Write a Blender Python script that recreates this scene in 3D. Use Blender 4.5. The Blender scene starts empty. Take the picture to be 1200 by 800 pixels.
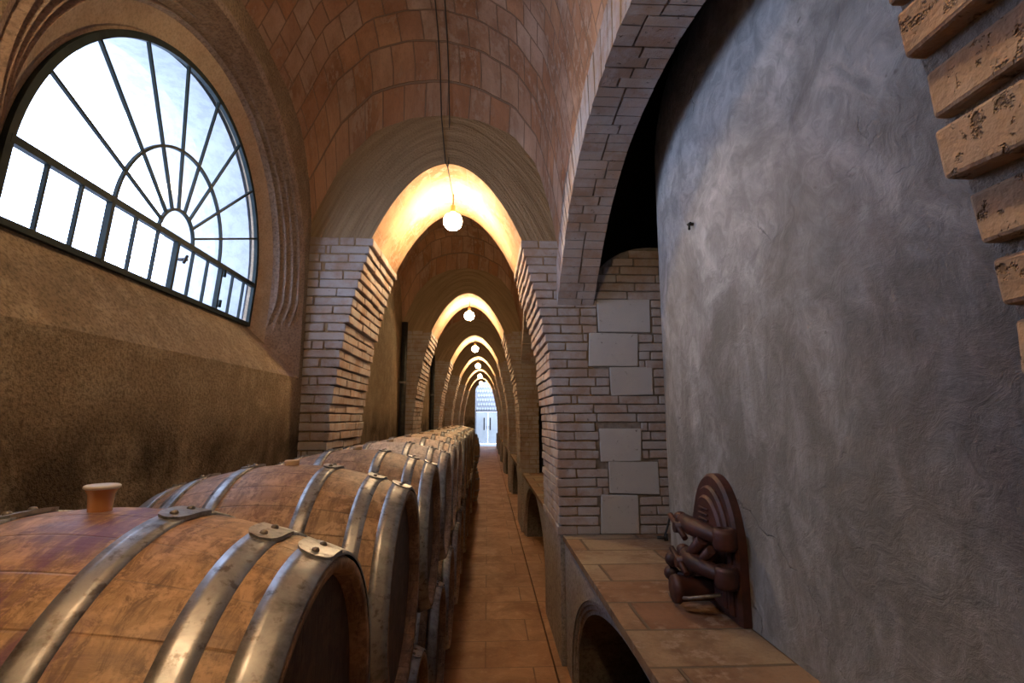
import bpy, math, random
from math import sin, cos, pi, sqrt, atan2, hypot
random.seed(7)
sc = bpy.context.scene
COL = sc.collection

# ------------------------------------------------------------------ mesh builder
class MB:
    def __init__(s):
        s.v = []; s.f = []; s.uv = []; s.m = []; s.sm = []
    def vert(s, p, uv=(0, 0)):
        s.v.append(tuple(p)); s.uv.append(tuple(uv)); return len(s.v) - 1
    def face(s, ids, mi=0, smooth=False):
        s.f.append(tuple(ids)); s.m.append(mi); s.sm.append(smooth)
    def box(s, x0, x1, y0, y1, z0, z1, j=0.0, mi=0, uv=None, bev=0.0):
        """axis box; j jitters corners; bev chamfers via inset front faces"""
        if uv is None: uv = (random.random(), random.random())
        r = lambda: random.uniform(-j, j)
        P = [(x0, y0, z0), (x1, y0, z0), (x1, y1, z0), (x0, y1, z0), (x0, y0, z1), (x1, y0, z1), (x1, y1, z1), (x0, y1, z1)]
        b = [s.vert((p[0] + r(), p[1] + r(), p[2] + r()), uv) for p in P]
        for q in ((3, 2, 1, 0), (4, 5, 6, 7), (0, 1, 5, 4), (1, 2, 6, 5), (2, 3, 7, 6), (3, 0, 4, 7)):
            s.face([b[i] for i in q], mi)
    def hexa(s, P, mi=0, uv=None):
        if uv is None: uv = (random.random(), random.random())
        b = [s.vert(p, uv) for p in P]
        for q in ((3, 2, 1, 0), (4, 5, 6, 7), (0, 1, 5, 4), (1, 2, 6, 5), (2, 3, 7, 6), (3, 0, 4, 7)):
            s.face([b[i] for i in q], mi)
    def quad(s, a, b, c, d, uvs=None, mi=0, smooth=False):
        uvs = uvs or [(0, 0)] * 4
        s.face([s.vert(p, u) for p, u in zip((a, b, c, d), uvs)], mi, smooth)
    def grid(s, rows, uvr=None, mi=0, smooth=True, closed=False, flip=False):
        """rows: list of equal-length point lists"""
        n = len(rows[0]); ids = []
        for i, r in enumerate(rows):
            ids.append([s.vert(p, uvr[i][k] if uvr else (0, 0)) for k, p in enumerate(r)])
        for i in range(len(rows) - 1):
            for k in range(n if closed else n - 1):
                k2 = (k + 1) % n
                q = [ids[i][k], ids[i][k2], ids[i + 1][k2], ids[i + 1][k]]
                s.face(q[::-1] if flip else q, mi, smooth)
        return ids
    def tube(s, pts, r, n=10, cap=True, mi=0):
        """tube along points; r scalar or list"""
        from mathutils import Vector
        pts = [Vector(p) for p in pts]
        rs = r if isinstance(r, (list, tuple)) else [r] * len(pts)
        rings = []; up = None
        for i, p in enumerate(pts):
            t = (pts[min(i + 1, len(pts) - 1)] - pts[max(i - 1, 0)]).normalized()
            if up is None:
                up = Vector((0, 0, 1)) if abs(t.z) < .9 else Vector((1, 0, 0))
            a = t.cross(up).normalized(); b = t.cross(a).normalized(); up = -b if False else up
            rings.append([tuple(p + (a * cos(2 * pi * k / n) + b * sin(2 * pi * k / n)) * rs[i]) for k in range(n)])
        ids = s.grid(rings, closed=True, mi=mi)
        if cap:
            s.face(ids[0], mi); s.face(ids[-1][::-1], mi)
    def lathe(s, prof, n=32, axis='z', c=(0, 0, 0), mi=0, smooth=True, a0=0):
        """prof: list of (r, h)"""
        rows = []
        for r, h in prof:
            row = []
            for k in range(n):
                a = a0 + 2 * pi * k / n; u, w = r * cos(a), r * sin(a)
                p = {'z': (u, w, h), 'x': (h, u, w), 'y': (w, h, u)}[axis]
                row.append((c[0] + p[0], c[1] + p[1], c[2] + p[2]))
            rows.append(row)
        return s.grid(rows, closed=True, mi=mi, smooth=smooth)
    def mesh(s, name, mats):
        me = bpy.data.meshes.new(name)
        me.from_pydata(s.v, [], s.f); me.update()
        uvl = me.uv_layers.new(name='UVMap')
        for l in me.loops: uvl.data[l.index].uv = s.uv[l.vertex_index]
        for m in (mats if isinstance(mats, (list, tuple)) else [mats]): me.materials.append(m)
        for p, mi, sm in zip(me.polygons, s.m, s.sm): p.material_index = mi; p.use_smooth = sm
        return me
    def build(s, name, mats, parent=None, loc=(0, 0, 0), fix=True):
        me = s.mesh(name, mats)
        if fix:
            import bmesh
            bm = bmesh.new(); bm.from_mesh(me); bmesh.ops.recalc_face_normals(bm, faces=bm.faces); bm.to_mesh(me); bm.free()
        o = bpy.data.objects.new(name, me); COL.objects.link(o); o.location = loc
        if parent: o.parent = parent
        return o

def tag(o, label=None, cat=None, group=None, kind=None):
    if label: o['label'] = label
    if cat: o['category'] = cat
    if group: o['group'] = group
    if kind: o['kind'] = kind
    return o
def struct(o, label=None):
    o['kind'] = 'structure'
    if label: o['label'] = label
    return o
def empty(name, loc, rz=0.0):
    o = bpy.data.objects.new(name, None); COL.objects.link(o); o.location = loc; o.rotation_euler = (0, 0, rz)
    o.empty_display_size = .1
    return o
def copy_tree(o, parent=None):
    c = o.copy(); COL.objects.link(c); c.parent = parent
    for ch in list(o.children): copy_tree(ch, c)
    return c

# ------------------------------------------------------------------ node helper
class NT:
    def __init__(s, name):
        s.m = bpy.data.materials.new(name); s.m.use_nodes = True
        s.t = s.m.node_tree; s.t.nodes.clear()
        s.out = s.t.nodes.new('ShaderNodeOutputMaterial')
    def n(s, typ, ins=None, **kw):
        nd = s.t.nodes.new(typ)
        for k, v in kw.items(): setattr(nd, k, v)
        for k, v in (ins or {}).items():
            if isinstance(v, bpy.types.NodeSocket): s.t.links.new(v, nd.inputs[k])
            else: nd.inputs[k].default_value = v
        return nd
    def obj(s): return s.n('ShaderNodeTexCoord').outputs['Object']
    def uvc(s): return s.n('ShaderNodeTexCoord').outputs['UV']
    def mapv(s, v, scale=(1, 1, 1), loc=(0, 0, 0)):
        return s.n('ShaderNodeMapping', {'Vector': v, 'Scale': scale, 'Location': loc}).outputs[0]
    def noise(s, v, scale, detail=4, rough=.6, dist=0.0):
        return s.n('ShaderNodeTexNoise', {'Vector': v, 'Scale': scale, 'Detail': detail, 'Roughness': rough, 'Distortion': dist}).outputs[0]
    def ramp(s, f, stops, interp='LINEAR'):
        nd = s.n('ShaderNodeValToRGB', {'Fac': f}); cr = nd.color_ramp; cr.interpolation = interp
        while len(cr.elements) < len(stops): cr.elements.new(.5)
        for e, (p, c) in zip(cr.elements, stops):
            e.position = p; e.color = (c, c, c, 1) if isinstance(c, (int, float)) else (*c, 1)
        return nd.outputs[0]
    def mix(s, f, a, b, mode='MIX'):
        nd = s.n('ShaderNodeMix', data_type='RGBA', blend_type=mode)
        for idx, v in ((0, f), (6, a), (7, b)):
            if isinstance(v, bpy.types.NodeSocket): s.t.links.new(v, nd.inputs[idx])
            else: nd.inputs[idx].default_value = v if isinstance(v, (int, float)) else (*v, 1)
        return nd.outputs[2]
    def math(s, op, a, b=0.0, c=None):
        d = {0: a, 1: b}
        if c is not None: d[2] = c
        return s.n('ShaderNodeMath', d, operation=op).outputs[0]
    def bump(s, h, strength=.5, dist=.01, normal=None):
        d = {'Height': h, 'Strength': strength, 'Distance': dist}
        if normal is not None: d['Normal'] = normal
        return s.n('ShaderNodeBump', d).outputs[0]
    def bsdf(s, color, rough=.8, metal=0.0, normal=None, spec=.3, **extra):
        d = {'Base Color': color if isinstance(color, bpy.types.NodeSocket) else (*color, 1), 'Roughness': rough, 'Metallic': metal, 'Specular IOR Level': spec}
        if normal is not None: d['Normal'] = normal
        d.update(extra)
        b = s.n('ShaderNodeBsdfPrincipled', d)
        s.t.links.new(b.outputs[0], s.out.inputs[0]); return b

M = {}
def mk_plaster(name, c1, c2, c3, grain=70, bumpd=.012, bstr=.8, big=1.3, stain=None, dmin=.6):
    t = NT(name); o = t.obj()
    a = t.noise(o, big, 6, .65, .4); b = t.noise(o, 9, 5, .7); g = t.noise(o, grain, 3, .7)
    col = t.mix(t.ramp(a, [(.32, 0), (.68, 1)]), c1, c2)
    col = t.mix(t.ramp(b, [(.45, 0), (.72, .75)]), col, c3)
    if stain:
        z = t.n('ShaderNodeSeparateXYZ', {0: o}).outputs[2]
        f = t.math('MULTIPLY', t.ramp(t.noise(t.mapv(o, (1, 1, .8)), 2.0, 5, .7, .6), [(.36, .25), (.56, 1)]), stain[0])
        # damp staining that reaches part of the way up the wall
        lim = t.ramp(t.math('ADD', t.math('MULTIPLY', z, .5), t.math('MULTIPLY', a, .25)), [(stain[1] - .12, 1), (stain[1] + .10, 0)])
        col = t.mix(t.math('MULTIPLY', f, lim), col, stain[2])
    dk = t.ramp(g, [(.35, dmin), (.55, 1)])
    col = t.mix(1.0, col, dk, 'MULTIPLY')
    h = t.math('ADD', t.math('MULTIPLY', g, .6), t.math('MULTIPLY', b, .7))
    t.bsdf(col, .95, normal=t.bump(h, bstr, bumpd), spec=.15)
    M[name] = t.m
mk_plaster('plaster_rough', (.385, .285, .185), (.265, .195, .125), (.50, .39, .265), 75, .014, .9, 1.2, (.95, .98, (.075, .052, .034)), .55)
mk_plaster('plaster_reveal', (.54, .40, .28), (.42, .30, .20), (.58, .45, .33), 90, .005, .4, 2, None, .75)
mk_plaster('plaster_steps', (.40, .29, .225), (.30, .215, .17), (.47, .37, .31), 70, .008, .6, 3, None, .6)
mk_plaster('plaster_pier', (.36, .32, .30), (.45, .42, .40), (.30, .26, .23), 45, .01, .6, 2)
mk_plaster('plaster_dark', (.16, .14, .12), (.10, .09, .08), (.2, .17, .15), 40, .01, .6, 1)
mk_plaster('plaster_white', (.52, .54, .56), (.46, .48, .51), (.58, .60, .61), 40, .004, .4, 1)
mk_plaster('plaster_exterior', (.40, .41, .42), (.34, .35, .36), (.45, .46, .47), 18, .004, .3, 3, None, .9)

def mk_spandrel():
    t = NT('plaster_spandrel'); uv = t.uvc(); o = t.obj()
    st = t.noise(t.mapv(uv, (1.2, 16, 1)), 1.6, 5, .65, .3)       # trowel strokes that follow the arch
    a = t.noise(o, 2.2, 5, .6); g = t.noise(o, 60, 3, .6)
    col = t.mix(t.ramp(st, [(.3, 0), (.7, 1)]), (.26, .175, .10), (.44, .31, .185))
    col = t.mix(t.ramp(a, [(.4, 0), (.75, .6)]), col, (.28, .20, .115))
    h = t.math('ADD', st, t.math('MULTIPLY', g, .35))
    t.bsdf(col, .92, normal=t.bump(h, .9, .03), spec=.15); M['plaster_spandrel'] = t.m
mk_spandrel()

def mk_tiles(name, cA, cB, cC, mortar, bw, rh, ms, white=.3, bstr=.8, off=.5):
    t = NT(name); uv = t.uvc()
    wob = t.noise(uv, 3.0, 2, .5)
    vv = t.n('ShaderNodeVectorMath', {0: uv, 1: t.n('ShaderNodeVectorMath', {0: wob, 1: (.02, .02, 0)}, operation='MULTIPLY').outputs[0]}, operation='ADD').outputs[0]
    br = t.n('ShaderNodeTexBrick', {'Vector': vv, 'Color1': (*cA, 1), 'Color2': (*cB, 1), 'Mortar': (*mortar, 1), 'Scale': 1, 'Mortar Size': ms, 'Mortar Smooth': .4, 'Bias': 0.0, 'Brick Width': bw, 'Row Height': rh}, offset=off)
    br2 = t.n('ShaderNodeTexBrick', {'Vector': t.mapv(vv, (1, 1, 1), (bw * 6, rh * 12, 0)), 'Color1': (0, 0, 0, 1), 'Color2': (1, 1, 1, 1), 'Mortar': (.3, .3, .3, 1), 'Scale': 1, 'Mortar Size': ms, 'Brick Width': bw, 'Row Height': rh}, offset=off)
    n1 = t.noise(uv, 2.2, 5, .65, .3); n2 = t.noise(uv, 14, 5, .7); n3 = t.noise(uv, 60, 3, .7)
    col = t.mix(t.ramp(br2.outputs[0], [(.2, 0), (.9, .9)]), br.outputs[0], cC)
    col = t.mix(t.ramp(n1, [(.40, 0), (.60, .75)]), col, (cB[0] * .55, cB[1] * .5, cB[2] * .45))
    wf = t.math('MULTIPLY', t.ramp(n2, [(.50, 0), (.60, 1)]), t.ramp(n1, [(.46, 0), (.56, white)]))
    col = t.mix(wf, col, (.62, .52, .42))
    col = t.mix(t.ramp(n3, [(.3, .35), (.5, 0)]), col, (cC[0] * .4, cC[1] * .4, cC[2] * .4))
    col = t.mix(t.math('MULTIPLY', br.outputs[1], .85), col, mortar)
    h = t.math('ADD', t.math('MULTIPLY', br.outputs[1], -1.0), t.math('MULTIPLY', n2, .55))
    t.bsdf(col, .85, normal=t.bump(h, bstr, .012), spec=.25); M[name] = t.m
mk_tiles('vault_tile', (.52, .29, .165), (.40, .19, .10), (.50, .36, .27), (.27, .18, .125), .165, .150, .005, .35, 1.0)
mk_tiles('soffit_tile', (.62, .36, .20), (.52, .28, .15), (.60, .42, .27), (.42, .30, .2), .30, .32, .005, .4, .4)
mk_tiles('ledge_tile', (.30, .18, .10), (.24, .125, .075), (.34, .27, .18), (.15, .11, .075), .62, .29, .008, .25, .9, .37)

def mk_brick(name, c1, c2, c3, wash, rough_scale=1.0):
    t = NT(name); o = t.obj(); uv = t.n('ShaderNodeSeparateXYZ', {0: t.uvc()})
    col = t.ramp(uv.outputs[0], [(0, c1), (.5, c2), (1, c3)])
    n1 = t.noise(o, 5, 5, .7); n2 = t.noise(o, 35, 4, .75); n3 = t.noise(o, 130, 2, .6)
    pit = t.ramp(n2, [(.33, 1), (.42, 0)] if name == 'brick_near' else [(.28, 1), (.36, 0)])
    col = t.mix(t.math('MULTIPLY', t.ramp(n1, [(.40, 0), (.62, 1)]), wash), col, (.46, .425, .42))
    col = t.mix(t.math('MULTIPLY', pit, .7), col, (.10, .06, .045))
    h = t.math('SUBTRACT', t.math('ADD', t.math('MULTIPLY', n1, .8), t.math('MULTIPLY', n3, .3)), t.math('MULTIPLY', pit, .8))
    t.bsdf(col, .9, normal=t.bump(h, .9, .008), spec=.2); M[name] = t.m
mk_brick('brick', (.40, .30, .24), (.34, .235, .18), (.44, .36, .31), .9)
mk_brick('brick_near', (.36, .255, .175), (.31, .21, .145), (.40, .30, .21), .3)
mk_brick('stone_block', (.50, .47, .44), (.54, .51, .48), (.46, .43, .41), .6)
def mk_simple(name, c1, c2, scale=8, rough=.7, metal=0, b=.3, bd=.004, spec=.4, det=5):
    t = NT(name); o = t.obj(); a = t.noise(o, scale, det, .65)
    col = t.mix(t.ramp(a, [(.35, 0), (.65, 1)]), c1, c2)
    t.bsdf(col, rough, metal, normal=t.bump(a, b, bd), spec=spec); M[name] = t.m
mk_simple('mortar', (.27, .23, .20), (.19, .155, .13), 30, .95, b=.8, bd=.006, spec=.1)
mk_simple('mortar_grey', (.34, .33, .32), (.25, .24, .23), 60, .95, b=.9, bd=.01, spec=.1)
mk_simple('window_iron', (.010, .018, .018), (.020, .030, .028), 20, .6, 0, spec=.2)
mk_simple('cast_iron_red', (.085, .026, .02), (.035, .014, .012), 12, .55, .15, b=.5, bd=.004, spec=.5)
mk_simple('black_iron', (.02, .02, .02), (.05, .045, .04), 20, .5, .4)
mk_simple('timber', (.10, .06, .035), (.06, .035, .02), 10, .8)
mk_simple('cord', (.035, .03, .025), (.05, .04, .03), 10, .6)
mk_simple('brass', (.35, .24, .1), (.25, .17, .07), 20, .4, .8)
mk_simple('door_paint', (.74, .78, .76), (.64, .69, .67), 3, .5, b=.1)
mk_simple('rivet_steel', (.25, .22, .2), (.15, .12, .1), 60, .45, .7)

def mk_floor():
    t = NT('floor_clay'); o = t.obj()
    br = t.n('ShaderNodeTexBrick', {'Vector': o, 'Color1': (.38, .20, .10, 1), 'Color2': (.31, .155, .075, 1), 'Mortar': (.16, .085, .045, 1), 'Scale': 1, 'Mortar Size': .006, 'Mortar Smooth': .5, 'Brick Width': .62, 'Row Height': .40}, offset=.5)
    n1 = t.noise(o, 2.5, 6, .7, .5); n2 = t.noise(o, 14, 5, .7); n3 = t.noise(o, 90, 2, .6)
    col = t.mix(t.ramp(n1, [(.38, 0), (.62, .8)]), br.outputs[0], (.20, .095, .05))
    col = t.mix(t.ramp(n2, [(.55, 0), (.8, .6)]), col, (.47, .31, .18))
    h = t.math('ADD', t.math('MULTIPLY', br.outputs[1], -.5), t.math('ADD', n2, t.math('MULTIPLY', n3, .4)))
    t.bsdf(col, t.ramp(n1, [(.3, .55), (.7, .85)]), normal=t.bump(h, .5, .006), spec=.35); M['floor_clay'] = t.m
mk_floor()

def mk_tank():
    t = NT('tank_cement'); o = t.obj()
    w = t.noise(o, 1.6, 4, .6)
    dv = t.n('ShaderNodeVectorMath', {0: o, 1: t.n('ShaderNodeVectorMath', {0: w, 1: (.5, .5, .5)}, operation='MULTIPLY').outputs[0]}, operation='ADD').outputs[0]
    n1 = t.noise(dv, 2.4, 8, .68, 1.4); n2 = t.noise(dv, 9, 6, .7, 1.0); n3 = t.noise(o, 50, 4, .7)
    n4 = t.noise(t.mapv(o, (1, 1, .45)), 5, 5, .7, .8)
    col = t.ramp(n1, [(.30, (.25, .245, .24)), (.5, (.47, .46, .45)), (.70, (.68, .665, .645))])
    col = t.mix(t.ramp(n2, [(.38, .55), (.55, 0)]), col, (.25, .245, .24))
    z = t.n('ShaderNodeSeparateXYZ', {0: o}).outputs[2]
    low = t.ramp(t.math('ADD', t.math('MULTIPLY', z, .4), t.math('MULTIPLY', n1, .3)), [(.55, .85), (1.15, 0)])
    col = t.mix(t.math('MULTIPLY', low, t.ramp(n4, [(.30, .5), (.60, 1)])), col, (.13, .115, .095))  # darker base: window light falloff painted in, broken up with dark patches
    # hairline cracks
    ck = t.n('ShaderNodeTexVoronoi', {'Vector': t.n('ShaderNodeVectorMath', {0: o, 1: t.n('ShaderNodeVectorMath', {0: t.n('ShaderNodeTexNoise', {'Vector': o, 'Scale': 3.0, 'Detail': 6}).outputs[1], 1: (.5, .5, .5)}, operation='MULTIPLY').outputs[0]}, operation='ADD').outputs[0], 'Scale': .9}, feature='DISTANCE_TO_EDGE').outputs[0]
    cm = t.ramp(ck, [(.0, 1), (.004, 0)])
    cm = t.math('MULTIPLY', cm, t.ramp(w, [(.52, 0), (.60, .8)]))
    col = t.mix(t.math('MULTIPLY', cm, .8), col, (.10, .09, .08))
    sp = t.ramp(t.noise(o, 22, 2, .5), [(.22, 1), (.27, 0)])
    col = t.mix(t.math('MULTIPLY', sp, .6), col, (.13, .11, .09))
    h = t.math('ADD', t.math('ADD', n2, t.math('MULTIPLY', n1, 1.3)), t.math('SUBTRACT', t.math('MULTIPLY', n3, .25), cm))
    t.bsdf(col, .72, normal=t.bump(h, .6, .02), spec=.35); M['tank_cement'] = t.m
mk_tank()

def mk_wood(name, c1, c2, c3, wine=0.0, head=False):
    t = NT(name); o = t.obj(); xyz = t.n('ShaderNodeSeparateXYZ', {0: o}); x, y, z = xyz.outputs
    rnd = t.n('ShaderNodeObjectInfo').outputs['Random']
    if head: s = t.math('DIVIDE', y, .062)
    else: s = t.math('MULTIPLY', t.math('ARCTAN2', y, z), 31 / (2 * pi))
    fl = t.math('FLOOR', t.math('ADD', s, .35)); fr = t.math('FRACT', t.math('ADD', s, .35))
    wn = t.n('ShaderNodeTexWhiteNoise', {'Vector': t.n('ShaderNodeCombineXYZ', {0: fl, 1: rnd, 2: .5}).outputs[0]}).outputs[0]
    offs = t.n('ShaderNodeCombineXYZ', {0: t.math('MULTIPLY', rnd, 7), 1: t.math('MULTIPLY', wn, 5), 2: 0.0}).outputs[0]
    ov = t.n('ShaderNodeVectorMath', {0: o, 1: offs}, operation='ADD').outputs[0]
    g = t.noise(t.mapv(ov, (.5, 5, 5) if not head else (5, 5, .5)), 9, 6, .7, .3)
    big = t.noise(ov, 4.0, 6, .75, .5); fine = t.noise(t.mapv(ov, (2, 30, 30)), 6, 3, .6)
    col = t.ramp(g, [(.25, c2), (.5, c1), (.78, c3)])
    col = t.mix(t.ramp(wn, [(0, .38), (1, 0)]), col, c2)
    col = t.mix(t.ramp(big, [(.50, 0), (.70, .75)]), col, (c2[0] * .45, c2[1] * .38, c2[2] * .38))
    # scuffs and soot across the staves
    sc1 = t.noise(t.mapv(o, (14, 3, 3)), 4, 6, .8, .8); sc2 = t.noise(o, 28, 5, .75, .4)
    col = t.mix(t.ramp(sc1, [(.46, 0), (.60, .75)]), col, (c2[0] * .5, c2[1] * .45, c2[2] * .5))
    col = t.mix(t.ramp(sc2, [(.50, 0), (.60, .65)]), col, (c3[0] * 1.1, c3[1] * 1.05, c3[2] * 1.1))
    if wine:
        wm = t.math('MULTIPLY', t.ramp(t.math('ABSOLUTE', t.math('SUBTRACT', x, t.math('MULTIPLY', t.noise(o, 5, 3, .6), .12))), [(.0, 1), (.035, .7), (.10, 0)]), t.ramp(t.noise(t.mapv(o, (2.2, 1, 1)), 7, 5, .7, .5), [(.44, 0), (.56, 1)]))
        col = t.mix(t.math('MULTIPLY', wm, wine), col, (.12, .045, .10))
    edge = t.ramp(t.math('ABSOLUTE', t.math('SUBTRACT', fr, .5)), [(.47, 0), (.496, 1)])
    col = t.mix(t.math('MULTIPLY', edge, t.ramp(big, [(.35, .0 if wine > .5 else .2), (.6, .35 if wine > .5 else .7)])), col, (.06, .035, .022))
    h = t.math('SUBTRACT', t.math('ADD', t.math('MULTIPLY', g, .4), t.math('MULTIPLY', fine, .25)), t.math('MULTIPLY', edge, .8))
    t.bsdf(col, t.ramp(g, [(.2, .42), (.8, .62)]), normal=t.bump(h, .45, .004), spec=.4); M[name] = t.m
mk_wood('oak_stained', (.38, .235, .125), (.21, .12, .07), (.52, .35, .20), .9)
mk_wood('oak', (.36, .23, .135), (.24, .145, .085), (.48, .33, .20), .25)
mk_wood('oak_window_lit', (.56, .44, .32), (.44, .34, .24), (.66, .55, .42), .05)  # same oak with the whitening window light painted into the stave colour
mk_wood('oak_head', (.09, .055, .035), (.055, .034, .02), (.13, .08, .05), 0, True)
def mk_hoop():
    t = NT('galvanised_hoop'); o = t.obj()
    n1 = t.noise(o, 14, 6, .7, .4); n2 = t.noise(o, 60, 4, .6)
    col = t.ramp(n1, [(.3, (.12, .11, .105)), (.5, (.33, .33, .335)), (.75, (.46, .475, .49))])
    col = t.mix(t.ramp(n2, [(.56, 0), (.66, .65)]), col, (.10, .07, .055))
    t.bsdf(col, t.ramp(n1, [(.3, .55), (.7, .36)]), .75, normal=t.bump(n1, .15, .004)); M['galvanised_hoop'] = t.m
mk_hoop()
def mk_bung():
    t = NT('silicone_bung'); o = t.obj()
    z = t.n('ShaderNodeSeparateXYZ', {0: o}).outputs[2]
    b = t.bsdf((.62, .30, .12), .25, spec=.6)
    b.inputs['Subsurface Weight'].default_value = .5; b.inputs['Subsurface Radius'].default_value = (.02, .01, .004)
    b.inputs['Transmission Weight'].default_value = .25; M['silicone_bung'] = t.m
    t = NT('silicone_rim'); t.bsdf((.72, .66, .62), .3, spec=.6); M['silicone_rim'] = t.m
mk_bung()
mk_simple('bung_wood', (.50, .36, .24), (.38, .26, .17), 30, .7)
def mk_emit(name, col, s):
    t = NT(name); e = t.n('ShaderNodeEmission', {'Color': (*col, 1), 'Strength': s}); t.t.links.new(e.outputs[0], t.out.inputs[0]); M[name] = t.m
LAMP = 185.0
mk_emit('bulb_glow', (1.0, .74, .42), LAMP)
def mk_glass():
    t = NT('window_glass')
    tr = t.n('ShaderNodeBsdfTransparent', {'Color': (.95, .97, 1, 1)}); gl = t.n('ShaderNodeBsdfGlossy', {'Roughness': .08})
    df = t.n('ShaderNodeBsdfDiffuse', {'Color': (.7, .72, .75, 1)})
    a = t.n('ShaderNodeMixShader', {0: .06, 1: tr.outputs[0], 2: gl.outputs[0]})
    b = t.n('ShaderNodeMixShader', {0: t.math('MULTIPLY', t.ramp(t.noise(t.obj(), 7, 5, .7), [(.4, .6), (.75, 1)]), .04), 1: a.outputs[0], 2: df.outputs[0]})
    t.t.links.new(b.outputs[0], t.out.inputs[0]); M['window_glass'] = t.m
mk_glass()

# ------------------------------------------------------------------ dimensions
CX = -.30                       # axis of the cross arches
XW, XL = -1.28, .50             # left wall face, aisle face of the right arcade
XB = .76                        # back face of the arcade
def interp(T, x):
    for (a, b), (c, d) in zip(T, T[1:]):
        if x <= c: return b + (d - b) * max(0, (x - a)) / (c - a)
    return T[-1][1]
PT = [(0, .805), (1.2, .80), (1.66, .785), (2.1, .735), (2.5, .650), (2.88, .548), (3.02, .48), (3.2, .385), (3.33, .29), (3.41, .20), (3.455, .11), (3.475, 0)]
def hw(z): return interp(PT, z)
COURSE = .063; ZB = 2.88
def smooth_profile():
    # dense smoothed arch profile in (x offset, z): left base -> apex
    zs = [0, .8, 1.2, 1.66, 2.1, 2.5, ZB]; pts = [(-hw(z), z) for z in zs]
    # upper part as a smooth curve to the apex
    p0, p1, p2, p3 = (-.548, ZB), (-.40, 3.22), (-.20, 3.475), (0, 3.475)
    for i in range(1, 17):
        t = i / 16; u = 1 - t
        pts.append((u**3 * p0[0] + 3*u*u*t*p1[0] + 3*u*t*t*p2[0] + t**3*p3[0], u**3*p0[1] + 3*u*u*t*p1[1] + 3*u*t*t*p2[1] + t**3*p3[1]))
    return pts
LP = smooth_profile()
ARCH = LP + [(-x, z) for x, z in LP[-2::-1]]
ZTOP = 4.5

def near_shift(z): return -.15 * max(0, z - 1.72) * min(1, max(0, (3.475 - z) / .6))
def arch_wall(y0, y1, rc=.018):
    """core of a transverse (diaphragm) arch between y0 and y1, soffit tiled"""
    m = MB(); L = 0; prev = None; inner = []; outer = []; arc = []
    for x, z in ARCH:
        if prev: L += hypot(x - prev[0], z - prev[1])
        prev = (x, z); arc.append(L)
        rec = rc if (z < ZB - .01) else 0
        px = CX + x + (rec if x > 0 else -rec) * (1 if x != 0 else 0)
        if rc < .01 and x > 0: px += near_shift(z)
        inner.append((px, z))
        if z <= ZB: outer.append((XW - .1 if x < 0 else XB, z))
        else:
            dx, dz = x, z - (ZB - .6)
            k = min([v for v in ((XW - .1 - CX) / dx if dx < 0 else 99, (XB - CX) / dx if dx > 0 else 99, (ZTOP - ZB + .6) / dz) if v > 0])
            outer.append((CX + dx * k, ZB - .6 + dz * k))
    nr = 10
    for yy, fl in ((y0, False), (y1, True)):
        rows = []; uvs = []
        for k in range(nr + 1):
            t = (k / nr) ** 1.5
            rows.append([(a[0] + (b[0] - a[0]) * t, yy + (.012 if (a[1] < ZB - .01 and not fl) else (-.012 if a[1] < ZB - .01 else 0)), a[1] + (b[1] - a[1]) * t) for a, b in zip(inner, outer)])
            uvs.append([(s, hypot((b[0] - a[0]) * t, (b[1] - a[1]) * t)) for s, a, b in zip(arc, inner, outer)])
        m.grid(rows, uvs, mi=0, smooth=False, flip=fl)
    ys = [y0 + (y1 - y0) * k / 6 for k in range(7)]
    # jambs (mortar) and tiled soffit
    rows = [[(a[0], y, a[1]) for a in inner] for y in ys]; uvr = [[(s, y) for s in arc] for y in ys]
    base = len(m.f)
    m.grid(rows, uvr, mi=1, smooth=True, flip=True)
    n = len(inner) - 1
    for r in range(6):
        for k in range(n):
            if max(inner[k][1], inner[k + 1][1]) <= ZB + .001: m.m[base + r * n + k] = 2; m.sm[base + r * n + k] = False
    return m

def brick_row(m, a, b, fn, L=.29, gap=.011, off=0.0, cuts=()):
    """split [a,b] into bricks and call fn(x0,x1)"""
    x = a - off
    while x < b:
        x1 = x + L * random.uniform(.93, 1.05)
        p, q = max(x, a), min(x1 - gap, b)
        segs = [(p, q)]
        for c0, c1 in cuts:
            ns = []
            for s0, s1 in segs:
                if c1 <= s0 or c0 >= s1: ns.append((s0, s1)); continue
                if s0 < c0 - .012: ns.append((s0, c0 - .010))
                if s1 > c1 + .012: ns.append((c1 + .010, s1))
            segs = ns
        for s0, s1 in segs:
            if s1 - s0 > .02: fn(s0, s1)
        x = x1

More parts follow.
